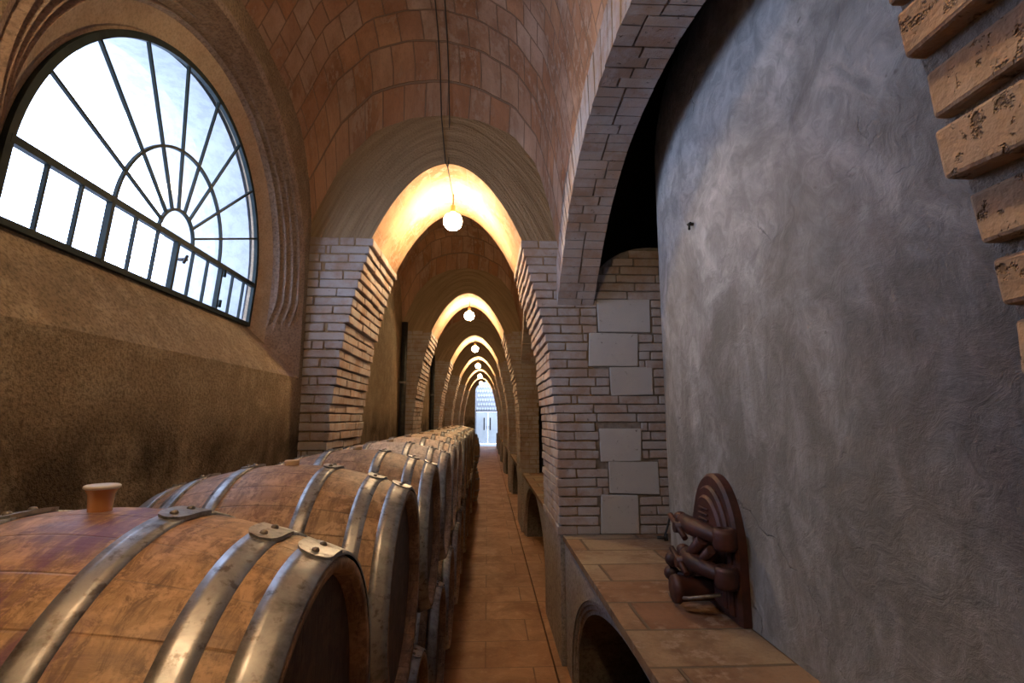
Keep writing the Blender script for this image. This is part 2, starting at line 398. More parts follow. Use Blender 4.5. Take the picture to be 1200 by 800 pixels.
BLOCKS = [(.793, 2.21, 1.179, 2.455), (.725, 1.965, 1.076, 2.205), (.873, 1.762, 1.179, 1.960), (.788, 1.306, 1.076, 1.529), (.848, 1.085, 1.187, 1.302), (.782, .822, 1.045, 1.078)]
def bricks(y0, y1, zlo_l=.9, zlo_r=.82, blocks=False, right_to=XB, near=False):
    """coursed brickwork of one arch: aisle jambs and the face towards the camera"""
    m = MB(); k = 0; z = .82
    gp = .012 if near else .009
    while z < ZB - .01:
        h = COURSE - gp; zc = z + COURSE / 2; w = hw(zc)
        jl = CX - w + random.uniform(-.006, .006) + .012; jr = CX + w + random.uniform(-.006, .006) - .012
        if near: jr += near_shift(zc)
        jit = .0035; odd = k % 2
        d = .125 if odd else .28
        # left
        if z >= zlo_l:
            m.box(jl - (.27 if odd else .125), jl, y0 - random.uniform(0, .006), y0 + d - gp, z, z + h, jit)
            brick_row(m, XW - .005, jl - (.27 if odd else .125) - gp, lambda a, b: m.box(a, b, y0 - random.uniform(0, .005), y0 + .1, z, z + h, .0025), off=random.uniform(0, .25))
            brick_row(m, y0 + d, y1, lambda a, b: m.box(jl - .12, jl + random.uniform(-.004, .004), a, b, z, z + h, jit), off=0)
        if z >= zlo_r:
            m.box(jr, jr + (.27 if odd else .125), y0 - random.uniform(0, .006), y0 + d - gp, z, z + h, jit)
            cuts = [(b[0], b[2]) for b in BLOCKS if blocks and b[1] - .02 < zc < b[3] + .02]
            rt = right_to
            if blocks and zc > 2.52:
                sp = sqrt(max(0, 1 - ((zc + .02 - 2.52) / .335) ** 2)); rt = 1.2075 + .44 * sp; cuts.append((XB, 1.2075 - .44 * sp))
            brick_row(m, jr + (.27 if odd else .125) + gp, rt, lambda a, b: m.box(a, b, y0 - random.uniform(0, .005), y0 + .1, z, z + h, .0025), off=random.uniform(0, .25), cuts=cuts)
            brick_row(m, y0 + d, y1, lambda a, b: m.box(jr + random.uniform(-.004, .004), jr + .12, a, b, z, z + h, jit), off=0)
        z += COURSE; k += 1
    if blocks:
        for b in BLOCKS:
            m.box(b[0], b[2], y0 - .006, y0 + .1, b[1], b[3], .006, mi=1)
    return m

# long-wall arch (Y, Z) measured from far pier at y1 to near pier
LA = [(0, 2.40), (-.15, 2.53), (-.35, 2.72), (-.57, 2.87), (-.8, 2.985), (-1.03, 3.06), (-1.3, 3.10), (-1.55, 3.11), (-1.8, 3.10), (-2.08, 3.03), (-2.33, 2.93), (-2.58, 2.78), (-2.78, 2.58), (-2.92, 2.36), (-3.02, 2.14), (-3.04, 1.9), (-3.045, 1.3), (-3.05, .8)]
def resample(P, step):
    out = [P[0]]; d = 0
    for a, b in zip(P, P[1:]):
        L = hypot(b[0] - a[0], b[1] - a[1]); s = step - d
        while s <= L:
            out.append((a[0] + (b[0] - a[0]) * s / L, a[1] + (b[1] - a[1]) * s / L)); s += step
        d = L - (s - step)
    return out
def smooth(P, it=3):
    for _ in range(it):
        Q = [P[0]]
        for a, b in zip(P, P[1:]):
            Q.append((a[0]*.75 + b[0]*.25, a[1]*.75 + b[1]*.25)); Q.append((a[0]*.25 + b[0]*.75, a[1]*.25 + b[1]*.75))
        Q.append(P[-1]); P = Q
    return P
RING = .25
def long_wall(y1, y0):
    """returns (core mesh, voussoir mesh)"""
    P = [(y1 + a - (.13 * max(0, (-a - 1.55) / 1.5) if y1 - y0 > 3.06 else 0), z) for a, z in smooth(LA, 2)]
    m = MB(); c = (y1 - 1.55, 1.6)
    inner = P; outer = []
    for y, z in P:
        dy, dz = y - c[0], z - c[1]
        ks = []
        if dy > 0: ks.append((y1 + .05 - c[0]) / dy)
        if dy < 0: ks.append((y0 - .05 - c[0]) / dy)
        if dz > 0: ks.append((5.2 - c[1]) / dz)
        k = max(1.0, min(ks)); outer.append((c[0] + dy * k, c[1] + dz * k))
    def off(i, d):
        y, z = inner[i]; a = inner[max(i-1, 0)]; b = inner[min(i+1, len(inner)-1)]
        ty, tz = b[0]-a[0], b[1]-a[1]; l = hypot(ty, tz); n = (tz / l, -ty / l)
        if n[0]*(y - c[0]) + n[1]*(z - c[1]) < 0: n = (-n[0], -n[1])
        return (y + n[0]*d, z + n[1]*d)
    for xx in (XL + .015, XB - .01):
        r0 = [(xx, *off(i, .015)) for i in range(len(inner))]; r1 = [(xx, *o) for o in outer]
        m.grid([r0, r1], smooth=False)
    m.grid([[(XL + .015, *off(i, .015)) for i in range(len(inner))], [(XB - .01, *off(i, .015)) for i in range(len(inner))]], smooth=False)
    v = MB(); Q = resample(P, .067)
    for i in range(len(Q) - 1):
        (ya, za), (yb, zb) = Q[i], Q[i + 1]
        ty, tz = yb - ya, zb - za; l = hypot(ty, tz); ty /= l; tz /= l
        ny, nz = tz, -ty
        if ny * (ya - c[0]) + nz * (za - c[1]) < 0: ny, nz = -ny, -nz
        w = .067 - .005
        spl = random.choice((.5, .5, .33, .67)) if True else .5
        xs = [(XL, XL + (XB - XL) * spl - .005), (XL + (XB - XL) * spl + .005, XB)]
        for (xa, xb) in xs:
            e = random.uniform(0, .005); D = RING
            f = random.uniform(-.003, .003)
            pts = []
            for dd in (e, D):
                for (xq, s) in ((xa + f, 0), (xb, 0), (xb, w), (xa + f, w)):
                    pts.append((xq, ya + ty*s + ny*dd, za + tz*s + nz*dd))
            v.hexa(pts)
    return m, v

# vault ---------------------------------------------------------------
VA = [(XW, 3.02), (-1.21, 3.17), (-1.08, 3.47), (-.84, 3.735), (-.58, 3.84), (-.32, 3.87), (-.06, 3.83), (.18, 3.72), (.36, 3.48), (.46, 3.12), (XL + .012, 2.83)]
def A_(x): return interp(VA, x)
VR = [(0, 2.83), (.10, 2.98), (.30, 3.18), (.57, 3.28), (1.03, 3.33), (1.55, 3.345), (2.08, 3.28), (2.6, 3.08), (2.95, 2.88), (3.15, 2.83)]
VL = [(0, 3.02), (.05, 3.16), (.13, 3.36), (.28, 3.54), (.55, 3.66), (1.0, 3.72), (1.6, 3.72), (2.2, 3.64), (2.7, 3.45), (3.0, 3.2), (3.15, 3.02)]
def vault(y1, y0):
    m = MB(); NX, NY = 40, 40; S = y1 - y0
    rows = []; uvs = []
    for j in range(NY + 1):
        v = j / NY; d = v * S; row = []; uv = []; L = 0; pp = None
        for i in range(NX + 1):
            u = i / NX
            # denser near sides
            uu = .5 - .5 * cos(pi * u); x = XW - .006 + (XL + .020 - XW) * uu
            a = A_(min(max(x, XW), XL + .012)); l = interp(VL, min(d, 3.15)); r = interp(VR, min(d, 3.15))
            c00, c10 = 3.02, 2.83
            z = a + ((1 - uu) * (l - c00) + uu * (r - c10)) * 1.0 + .16 * sin(pi * v) * sin(pi * uu)
            row.append((x, y1 - d, z))
            if pp: L += hypot(x - pp[0], z - pp[1])
            pp = (x, z); uv.append((L + .07 * j / NY, d + .04))
        rows.append(row); uvs.append(uv)
    m.grid(rows, uvs, smooth=True)
    return m

# ------------------------------------------------------------------ left window wall
def XWIN(y, z): return -1.5 - .03 * (y - 3.27) + .08 * (z - 2.4)
WY, WZ, WR, WS = 2.385, 2.385, .865, 2.172
def stretch(y): return y if y > WY else WY - (WY - y) * 1.05
def outline(cy, cz, R, zb, n=72):
    """stilted half circle, starts bottom centre, goes to far side, over, back"""
    pts = []
    for k in range(8): t = k / 8; pts.append((cy + R * t, zb))
    for k in range(6): t = k / 6; pts.append((cy + R, zb + (cz - zb) * t))
    for k in range(n + 1): a = pi * k / n; pts.append((cy + R * cos(a), cz + R * sin(a)))
    for k in range(6): t = (k + 1) / 6; pts.append((cy - R, cz + (zb - cz) * t))
    for k in range(7): t = (k + 1) / 8; pts.append((cy - R * (1 - t), zb))
    return [(stretch(y), z) for y, z in pts]
def ring_pts(cy, cz, R, zb, s):
    return [((1 - s) * XWIN(y, z) + s * XW if s <= 1 else XW, y, z) for y, z in outline(cy, cz, R, zb)]
Y0, Y1 = .45, 3.6
def window_wall():
    m = MB()
    prof = [  # (cy, cz, R, zb, depth 0=window 1=wall face)
        (WY, WZ, WR - .005, WS, -.12), (WY, WZ, WR, WS, 0), (WY, WZ, WR + .012, WS - .006, .0), (2.39, 2.40, .955, 2.08, .34), (2.395, 2.405, .960, 2.065, .52),
        (2.395, 2.41, .985, 2.045, .42), (2.40, 2.415, .990, 2.03, .66), (2.40, 2.42, 1.018, 2.0, .56), (2.405, 2.43, 1.023, 1.985, .80),
        (2.405, 2.44, 1.052, 1.955, .70), (2.41, 2.45, 1.057, 1.94, .93), (2.415, 2.46, 1.083, 1.915, .84), (2.415, 2.463, 1.088, 1.91, .90), (2.42, 2.47, 1.115, 1.87, 1.0)]
    rows = [ring_pts(*p) for p in prof]
    for q in (5, 7, 9, 11): rows[q] = [(x - .020, y, z) for x, y, z in rows[q]]
    for q in (4, 6, 8, 10): rows[q] = [(x + .004, y, z) for x, y, z in rows[q]]
    # the steps die out into a plain splay under the springing
    top = rows[3]; bot = rows[-1]; n = len(rows[0])
    for q in range(4, len(rows) - 1):
        f = (prof[q][2] - .955) / (1.115 - .955)
        for k in range(n):
            z = rows[q][k][2]; w = min(1, max(0, (2.36 - z) / .16))
            tgt = tuple(top[k][i] + (bot[k][i] - top[k][i]) * f for i in range(3))
            rows[q][k] = tuple(rows[q][k][i] * (1 - w) + tgt[i] * w for i in range(3))
    m.grid(rows[:1] + rows[1:4], closed=True, mi=1, smooth=False)
    m.grid(rows[3:], closed=True, mi=2, smooth=False)
    # sill and lower splay are the rough wall plaster
    for fi, f in enumerate(m.f):
        zz = [m.v[i][2] for i in f]; yy = [m.v[i][1] for i in f]
        if max(zz) < 2.2 and (max(yy) - min(yy) > .05) and min(yy) > WY - 1.2 and max(yy) < WY + .99: m.m[fi] = 0
    # flat wall from the outer ring to the bay rectangle
    R0 = rows[-1]; out = []
    cy, cz = 2.2, 2.6
    for x, y, z in R0:
        dy, dz = y - cy, z - cz; ks = []
        if dy > 1e-6: ks.append((Y1 + .02 - cy) / dy)
        if dy < -1e-6: ks.append((Y0 - .9 - cy) / dy)
        if dz > 1e-6: ks.append((4.5 - cz) / dz)
        if dz < -1e-6: ks.append((0 - cz) / dz)
        k = max(1, min(ks)); out.append((XW, cy + dy * k, cz + dz * k))
    rr = []
    for k in range(7):
        t = k / 6; rr.append([tuple(a[i] + (b[i] - a[i]) * t for i in range(3)) for a, b in zip(R0, out)])
    m.grid(rr, closed=True, mi=0, smooth=False)
    # exact corners
    m.quad((XW, Y1 + .02, 0), (XW, Y1 + .02, 1.2), (XW, 1.8, 0), (XW, 1.8, 0))
    return m
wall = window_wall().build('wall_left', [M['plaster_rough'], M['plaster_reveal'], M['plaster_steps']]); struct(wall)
# fill behind so no light leaks in the corners of the bay
m = MB()
for (a, b, c, d) in ((Y0 - .9, Y1 + .05, 0, 1.80), (3.56, Y1 + .05, 0, 4.5), (Y0 - .9, Y0 + .2, 0, 4.5), (Y0 - .9, Y1 + .05, 3.66, 4.5)):
    m.box(XW - .12, XW - .012, a, b, c, d)
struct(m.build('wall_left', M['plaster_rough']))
# outside reveal: the splayed shaft in the thick outer wall
m = MB()
ext = [[(XWIN(y, z) - .04 - dx, y, z) for y, z in outline(WY + sh, WZ, WR + g, WS - g2)] for dx, g, g2, sh in ((0, .0, .0, 0), (.22, .02, .01, 0), (.225, .10, .02, 0), (.62, .16, .06, 0))]
m.grid(ext, closed=True, smooth=False)
inn = ring_pts(WY, WZ, WR + .005, WS, -.02)
struct(m.build('wall_exterior', M['plaster_exterior']))
# outer face of the building around the shaft
m = MB(); r0 = ext[-1]; out = []
for x, y, z in r0:
    dy, dz = y - WY, z - 2.5; ks = []
    if dy > 1e-6: ks.append((Y1 + .4 - WY) / dy)
    if dy < -1e-6: ks.append((-.8 - WY) / dy)
    if dz > 1e-6: ks.append((5.3 - 2.5) / dz)
    if dz < -1e-6: ks.append((-.0 - 2.5) / dz)
    k = min(ks); out.append((x, WY + dy * k, 2.5 + dz * k))
m.grid([r0, out], closed=True, smooth=False)
m.box(-2.2, XW, -.9, -.8, 0, 5.3); m.box(-2.2, XW, Y1 + .4, Y1 + .5, 0, 5.3)
struct(m.build('wall_exterior', M['plaster_exterior']))

# ---- iron window
win = empty('window_1', (0, 0, 0)); struct(win, 'half round iron window with a fan of bars and a row of small panes below')
def wp(y, z, d=0.0, st=True):
    if st: y = stretch(y)
    return (XWIN(y, z) + d, y, z)
def bar(m, a, b, w, dep):
    """rectangular bar in the window plane from a=(y,z) to b"""
    ty, tz = b[0] - a[0], b[1] - a[1]; l = hypot(ty, tz); ny, nz = -tz / l * w / 2, ty / l * w / 2
    P = []
    for d in (-dep / 2, dep / 2):
        for (q, s) in ((a, -1), (b, -1), (b, 1), (a, 1)):
            y, z = q[0] + ny * s, q[1] + nz * s; P.append(wp(y, z, d + .01))
    m.hexa(P)
def arcbar(m, cy, cz, R, a0, a1, w, dep, n=40):
    rows = []
    for k in range(n + 1):
        a = a0 + (a1 - a0) * k / n
        q = []
        for (rr, d) in ((R - w/2, -dep/2), (R + w/2, -dep/2), (R + w/2, dep/2), (R - w/2, dep/2)):
            q.append(wp(cy + rr * cos(a), cz + rr * sin(a), d + .01))
        rows.append(q)
    m.grid(rows, closed=True, smooth=False)
TZ = 2.43
m = MB(); arcbar(m, WY, WZ, WR - .012, 0, pi, .026, .020, 72)
bar(m, (WY + WR - .012, WZ), (WY + WR - .012, WS), .026, .020); bar(m, (WY - WR + .012, WZ), (WY - WR + .012, WS), .026, .020)
bar(m, (WY - WR, WS + .010), (WY + WR, WS + .010), .022, .020)
m.build('window_frame', M['window_iron'], win)
m = MB(); hwid = sqrt(WR**2 - (TZ - WZ)**2) - .012
bar(m, (WY - hwid, TZ), (WY + hwid, TZ), .026, .022); m.build('transom', M['window_iron'], win)
m = MB(); HY = WY - .01
arcbar(m, HY, TZ, .135, 0, pi, .012, .014, 20); m.build('hub_arc', M['window_iron'], win)
m = MB(); arcbar(m, HY, TZ, .405, 0, pi, .012, .014, 40); m.build('middle_arc', M['window_iron'], win)
for k in range(1, 9):
    a = pi * k / 9; m = MB()
    ry, rz = cos(a), sin(a)
    # length to the frame circle
    oy, oz = HY - WY, TZ - WZ; bq = oy * ry + oz * rz; R = -bq + sqrt(bq * bq - (oy*oy + oz*oz) + (WR - .02)**2)
    bar(m, (HY + ry * .135, TZ + rz * .135), (HY + ry * R, TZ + rz * R), .011, .012)
    m.build('spoke', M['window_iron'], win)
for k in range(1, 12):
    y = WY - WR + .012 + (2 * WR - .024) * (12 - k) / 12; m = MB()
    w = .017 if k % 3 == 0 else .009
    bar(m, (y, WS + .01), (y, TZ), w, .024 if k % 3 == 0 else .014)
    m.build('mullion', M['window_iron'], win)
m = MB(); yl = WY - WR + .012 + (2 * WR - .024) * 6 / 12
m.tube([wp(yl, 2.335, .03), wp(yl, 2.335, .07)], .008, 8); m.tube([wp(yl - .005, 2.35, .07), wp(yl - .03, 2.31, .075)], .007, 8)
m.build('latch', M['black_iron'], win)
for yy in (WY - WR + .012 + (2 * WR - .024) * 9 / 12,):
    for zz in (2.22, 2.39):
        m = MB(); m.tube([wp(yy, zz - .02, .035), wp(yy, zz + .02, .035)], .009, 8); m.build('hinge', M['window_iron'], win)
m = MB(); ol = outline(WY, WZ, WR - .01, WS + .005, 48)
ctr = m.vert(wp(WY, 2.5)); ids = [m.vert(wp(y, z, 0, False)) for y, z in ol]
for k in range(len(ids)): m.face((ctr, ids[k], ids[(k + 1) % len(ids)]))
m.build('glass_pane', M['window_glass'], win)

# ------------------------------------------------------------------ arches, right arcade, vaults
AM = [M['plaster_spandrel'], M['soffit_tile'], M['mortar'], M['brick']]
BM = [M['brick'], M['stone_block']]
# arch beside the camera
a0 = arch_wall(-.5, .45, .002).build('wall_cross_arch', [M['plaster_spandrel'], M['soffit_tile'], M['mortar_grey'], M['brick']], loc=(.022, 0, 0), fix=False); struct(a0)
nb = bricks(-.5, .45, near=True).build('wall_cross_brickwork', [M['brick_near'], M['stone_block']], loc=(.022, 0, 0)); struct(nb)
bv = nb.modifiers.new('bevel', 'BEVEL'); bv.width = .0045; bv.segments = 2; bv.limit_method = 'ANGLE'
# first arch in front of the camera
a1 = arch_wall(3.6, 4.55).build('wall_cross_arch', AM, fix=False); struct(a1)
nb = bricks(3.6, 4.55, blocks=True, right_to=1.62).build('wall_cross_brickwork', BM); struct(nb)
bv = nb.modifiers.new('bevel', 'BEVEL'); bv.width = .004; bv.segments = 1; bv.limit_method = 'ANGLE'
# second arch, repeated down the aisle
a2 = a1.copy(); COL.objects.link(a2); a2.location = (0, 4, 0)
b2 = bricks(3.6, 4.55).build('wall_cross_brickwork', BM, loc=(0, 4, 0)); struct(b2)
for n in range(2, 6):
    for src in (a2, b2):
        c = src.copy(); COL.objects.link(c); c.location = (0, 4 * n, 0)
cl = a2.copy(); COL.objects.link(cl); cl.location = (0, -8.1, 0)

lm, lv = long_wall(3.6, .45)
lw = lm.build('wall_right', M['mortar']); struct(lw); lvo = lv.build('wall_right_arch_ring', [M['brick'], M['stone_block']]); struct(lvo)
va0 = vault(3.6, .45).build('ceiling', M['vault_tile']); struct(va0)
va1 = vault(7.6, 4.55).build('ceiling', M['vault_tile']); struct(va1)
for n in range(1, 7):
    for src in (lw, lvo):
        c = src.copy(); COL.objects.link(c); c.location = (0, 4 * n, 0)
for n in range(1, 6):
    c = va1.copy(); COL.objects.link(c); c.location = (0, 4 * n, 0)
for n, y in ((0, -4.1),):
    for src in (lw, lvo, va0):
        c = src.copy(); COL.objects.link(c); c.location = (0, -4.05, 0)

# plain left wall of the other bays
m = MB()
def wallgrid(m, x, y0, y1, z0, z1, s=.5):
    ny = max(1, int((y1 - y0) / s)); nz = max(1, int((z1 - z0) / s))
    m.grid([[(x, y0 + (y1 - y0) * i / ny, z0 + (z1 - z0) * k / nz) for i in range(ny + 1)] for k in range(nz + 1)], smooth=False)
wallgrid(m, XW, 3.6, 33, 0, 4.5, 2); m.box(XW - .3, XW - .01, 4.3, 33, 0, 4.6)
struct(m.build('wall_left', M['plaster_rough']))
m = MB(); wallgrid(m, XW, -5, -.45, 0, 4.5, 2); m.box(XW - .3, XW - .01, -5, -.45, 0, 4.6)
struct(m.build('wall_left', M['plaster_rough']))
m = MB(); m.box(-1.6, 4.3, -4.7, -4.5, 0, 5.2); struct(m.build('wall_near', M['plaster_dark']))
# roof deck over everything but the last bay (open skylight there)
m = MB(); m.box(-1.9, 4.4, -4.7, 28.6, 5.15, 5.3); struct(m.build('ceiling_deck', M['plaster_dark']))
m = MB(); m.box(XW - .2, XW - .1, 3.5, 28.6, 4.4, 5.2); m.box(XW - .2, XW - .1, -4.7, .4, 4.4, 5.2); m.box(XW-.2, XW-.1, .3, 3.7, 4.45, 5.2); struct(m.build('wall_left', M['plaster_dark']))

# partition between the tank rooms
m = MB()
def arched_panel(m, x0, x1, y0, y1, zs, rise, z0=.5):
    n = 24; c = (x0 + x1) / 2; a = (x1 - x0) / 2
    top = [(c - a * cos(pi * k / n), zs + rise * sin(pi * k / n)) for k in range(n + 1)]
    for yy, fl in ((y0, False), (y1, True)):
        m.grid([[(x, yy, z0) for x, z in top], [(x, yy, z) for x, z in top]], smooth=False, flip=fl)
    m.grid([[(x, y0, z) for x, z in top], [(x, y1, z) for x, z in top]], smooth=False)
arched_panel(m, .755, 1.66, 3.612, 3.86, 2.52, .335)
part = m.build('wall_tank_room', M['mortar']); struct(part)
m = MB()
# bricks filling the arched head of the partition
z = 2.55 + COURSE * .5
tp = M['brick']
for side in (0,):
    pass
m.box(1.66, 4.2, 3.85, 4.0, 0, 5.2); m.box(.76, 4.2, 4.5, 4.6, 0, 5.2)
pr = m.build('wall_tank_room', M['plaster_dark']); struct(pr)
for n in range(1, 7):
    c = pr.copy(); COL.objects.link(c); c.location = (0, 4 * n, 0)
m = MB(); m.box(.76, 4.2, .0, .12, 0, 5.2); m.box(4.2, 4.3, -4.7, 33, 0, 5.2); struct(m.build('wall_tank_room', M['plaster_dark']))

# ------------------------------------------------------------------ bench (ledge) under the arcade
def ledge(y0, y1):
    m = MB(); c = (y0 + y1) / 2; a = (y1 - y0) / 2 - .30; H = .72; n = 40
    zt = .82; xf = .53
    arc = [(c - a * cos(pi * k / n), H * sin(pi * k / n) ** .8) for k in range(n + 1)]
    def ringp(d):
        return [(c - (a + d) * cos(pi * k / n), min((H + d * .9) * sin(pi * k / n) ** .8, zt - .01)) for k in range(n + 1)]
    # three thin brick layers, each set back a little, forming the arch edge
    P = [ringp(0), ringp(.022), ringp(.026), ringp(.046), ringp(.05), ringp(.07)]
    X = [xf + .028, xf + .026, xf + .016, xf + .014, xf + .006, xf + .004]
    m.grid([[(X[i], y, z) for y, z in P[i]] for i in range(6)], smooth=False, mi=1)
    out = []
    for k, (y, z) in enumerate(P[5]): out.append((xf, y, zt))
    m.grid([[(xf, y, z) for y, z in P[5]], out], smooth=False, mi=1)
    m.quad((xf, y0 - .0, 0), (xf, P[5][0][0], 0), (xf, P[5][0][0], zt), (xf, y0, zt), mi=1)
    m.quad((xf, P[5][-1][0], 0), (xf, y1, 0), (xf, y1, zt), (xf, P[5][-1][0], zt), mi=1)
    m.grid([[(xf + .03, y, z) for y, z in P[0]], [(1.6, y, z) for y, z in P[0]]], smooth=False, mi=2)
    # top
    ny = 24; nx = 12
    m.grid([[(xf - .012 + (1.75 - xf) * i / nx, y0 + (y1 - y0) * k / ny, zt + .012 * 0) for i in range(nx + 1)] for k in range(ny + 1)],
           [[(xf - .012 + (1.75 - xf) * i / nx, y0 + (y1 - y0) * k / ny) for i in range(nx + 1)] for k in range(ny + 1)], smooth=False, mi=0)
    m.grid([[(xf - .012, y0, zt - .035), (xf - .012, y1, zt - .035)], [(xf - .012, y0, zt), (xf - .012, y1, zt)]], [[(y0, 0), (y1, 0)], [(y0, .03), (y1, .03)]], smooth=False, mi=0)
    m.quad((1.6, y0, 0), (1.6, y1, 0), (1.6, y1, .8), (1.6, y0, .8), mi=2)
    return m
LM = [M['ledge_tile'], M['plaster_pier'], M['plaster_dark']]
struct(ledge(.45, 3.6).build('trim_1', LM, fix=False))
l1 = ledge(4.55, 7.6).build('trim_2', LM, fix=False); struct(l1)
for n in range(1, 6):
    c = l1.copy(); COL.objects.link(c); c.location = (0, 4 * n, 0)
m = MB()
for n in range(-1, 7):
    ya, yb = (3.6 + 4 * n, 4.55 + 4 * n) if n >= 0 else (-.5, .45)
    xo = .012 if n < 0 else 0
    m.box(CX + .80 + xo, .76, ya + .002, yb - .002, 0, .82)
struct(m.build('wall_right_plinth', M['plaster_pier']))

# ------------------------------------------------------------------ floor with gutter slot
m = MB()
m.box(-1.3, .445, -4.6, 33, -.15, 0); m.box(.457, 4.2, -4.6, 33, -.15, 0); m.box(.44, .46, -4.6, 33, -.16, -.06)
struct(m.build('floor', M['floor_clay'], fix=False))

# ------------------------------------------------------------------ far end
m = MB(); pts = [(.2 - .86 * cos(pi * k / 30), 3.08 + .56 * sin(pi * k / 30)) for k in range(31)]
for yy in (28.0, 28.5):
    m.grid([[(x, yy, z) for x, z in pts], [(x * 1.0, yy, 5.2) for x, z in pts]], smooth=False)
    m.quad((-1.4, yy, 0), (-.66, yy, 0), (-.66, yy, 5.2), (-1.4, yy, 5.2)); m.quad((1.06, yy, 0), (4.2, yy, 0), (4.2, yy, 5.2), (1.06, yy, 5.2))
pp = [(-.66, 0)] + pts + [(1.06, 0)]
m.grid([[(x, 28.0, z) for x, z in pp], [(x, 28.5, z) for x, z in pp]], smooth=False)
struct(m.build('wall_aisle_end', M['plaster_rough']))
m = MB(); m.box(-1.5, 4.3, 33.0, 33.2, 2.06, 5.4); m.box(-1.5, -.70, 33, 33.2, 0, 2.06); m.box(.78, 4.3, 33, 33.2, 0, 2.06)
struct(m.build('wall_far', M['plaster_white'], fix=False))
m = MB(); m.box(-.72, .80, 32.93, 33.0, 2.02, 2.10); struct(m.build('trim_3', M['black_iron']))
m = MB()   # pierced lattice above the door
for i in range(9):
    for k in range(6):
        xx = -.62 + i * .165 + (.08 if k % 2 else 0); zz = 2.2 + k * .28
        m.hexa([(xx - .07, 32.97, zz), (xx, 32.97, zz - .11), (xx, 33.0, zz - .11), (xx - .07, 33.0, zz), (xx, 32.97, zz + .11), (xx + .07, 32.97, zz), (xx + .07, 33.0, zz), (xx, 33.0, zz + .11)])
struct(m.build('trim_4', M['door_paint']))
door = empty('door_1', (.04, 32.95, 0)); struct(door, 'white double door with dark slot windows at the end of the aisle')
for s in (-1, 1):
    m = MB(); x0, x1 = (-.73, -.006) if s < 0 else (.006, .73)
    m.box(x0, x1, 0, .04, .03, 2.0); lf = m.build('door_leaf', M['door_paint'], door)
    m = MB(); xc = -.235 if s < 0 else .155
    m.box(xc - .035, xc + .035, -.012, .0, .86, 1.64); m.build('slot_window', M['black_iron'], lf)
    m = MB(); m.tube([(s * .06, -.03, .95), (s * .06, -.03, 1.12)], .012, 8); m.build('door_handle', M['black_iron'], lf)
m = MB()
for s in (-1, 1): m.box(.74 * s - .02, .74 * s + .02, -.01, .05, 0, 2.03)
m.build('door_frame', M['plaster_white'], door)
m = MB(); m.box(-1.3, 1.6, 30.2, 32.9, 0, .012); struct(m.build('floor_threshold', M['plaster_white']))

# ------------------------------------------------------------------ hanging lamps
def make_lamp(y, n, label):
    root = empty('hanging_bulb', (CX, y, 3.25)); tag(root, label, 'lamp', 'bare bulbs hanging under the arch crowns')
    m = MB(); m.tube([(0, 0, .10), (0, 0, .225)], .006, 8); m.build('cord', M['cord'], root)
    m = MB(); m.lathe([(.0, .125), (.018, .125), (.022, .11), (.022, .07), (.03, .062), (.0, .062)], 20); m.build('socket', M['brass'], root)
    m = MB(); prof = [(0.0, .065), (.018, .062), (.026, .05)]
    for k in range(1, 13):
        a = pi * .22 + (pi - pi * .22) * k / 12; prof.append((.078 * sin(a) if k < 12 else 0.0, .078 * cos(a) - .016))
    m.lathe(prof, 28); m.build('bulb', M['bulb_glow'], root)
    return root
ords = ['nearest glowing bulb, under the crown of the first full arch', 'second glowing bulb down the aisle, under the second arch', 'third glowing bulb down the aisle, under the third arch', 'fourth glowing bulb down the aisle, under the fourth arch', 'fifth glowing bulb down the aisle, under the fifth arch', 'farthest glowing bulb, under the sixth arch before the white door']
for n in range(6): make_lamp(4.12 + 4 * n, n, ords[n])
make_lamp(-.02, -1, 'glowing bulb under the arch directly over the viewpoint')

# electric cable along the vault crown
def vz(x, d):
    uu = (x - XW) / (XL - XW); a = A_(x); l = interp(VL, d); r = interp(VR, d)
    return a + (1 - uu) * (l - 3.02) + uu * (r - 2.83) + .16 * sin(pi * d / 3.15) * sin(pi * uu)
for (xa, xb, lab) in ((-.46, -.36, 'thin dark electric cable along the vault crown, left of the pair'), (-.36, -.30, 'thin dark electric cable along the vault crown, right of the pair')):
    m = MB(); pts = []
    for k in range(21):
        d = 3.0 - 3.0 * k / 20; x = xa + (xb - xa) * k / 20; pts.append((x, 3.6 - d, vz(x, d) - .022))
    pts[-1] = (xb, 3.585, 3.84)
    for k in range(1, 8): pts.append((xb + (CX + .0 - xb) * k / 7 * .6, 3.588, 3.84 - .36 * k / 7))
    pts.append((CX - .01, 3.62, 3.462)); pts.append((CX - .004, 4.10, 3.462))
    m.tube(pts, .0045, 6); tag(m.build('electric_cable', M['cord']), lab, 'cable', 'cables on the vault')

# dark upright tubes, added for the dark strip in the left wall corners
for y, lab in ((7.50, 'dark upright tube in the left wall corner of the second bay, before the second arch'), (11.50, 'dark upright tube in the left wall corner of the third bay')):
    root = empty('dark_upright', (-1.222, y, 0)); tag(root, lab, 'upright_tube', 'dark upright tubes on the left wall')
    m = MB(); m.tube([(0, 0, 0), (0, 0, 3.0)], .045, 16); m.build('upright_tube', M['black_iron'], root)
    m = MB(); m.box(-.058, .05, -.05, .05, 2.1, 2.13); m.build('bracket', M['rivet_steel'], root)

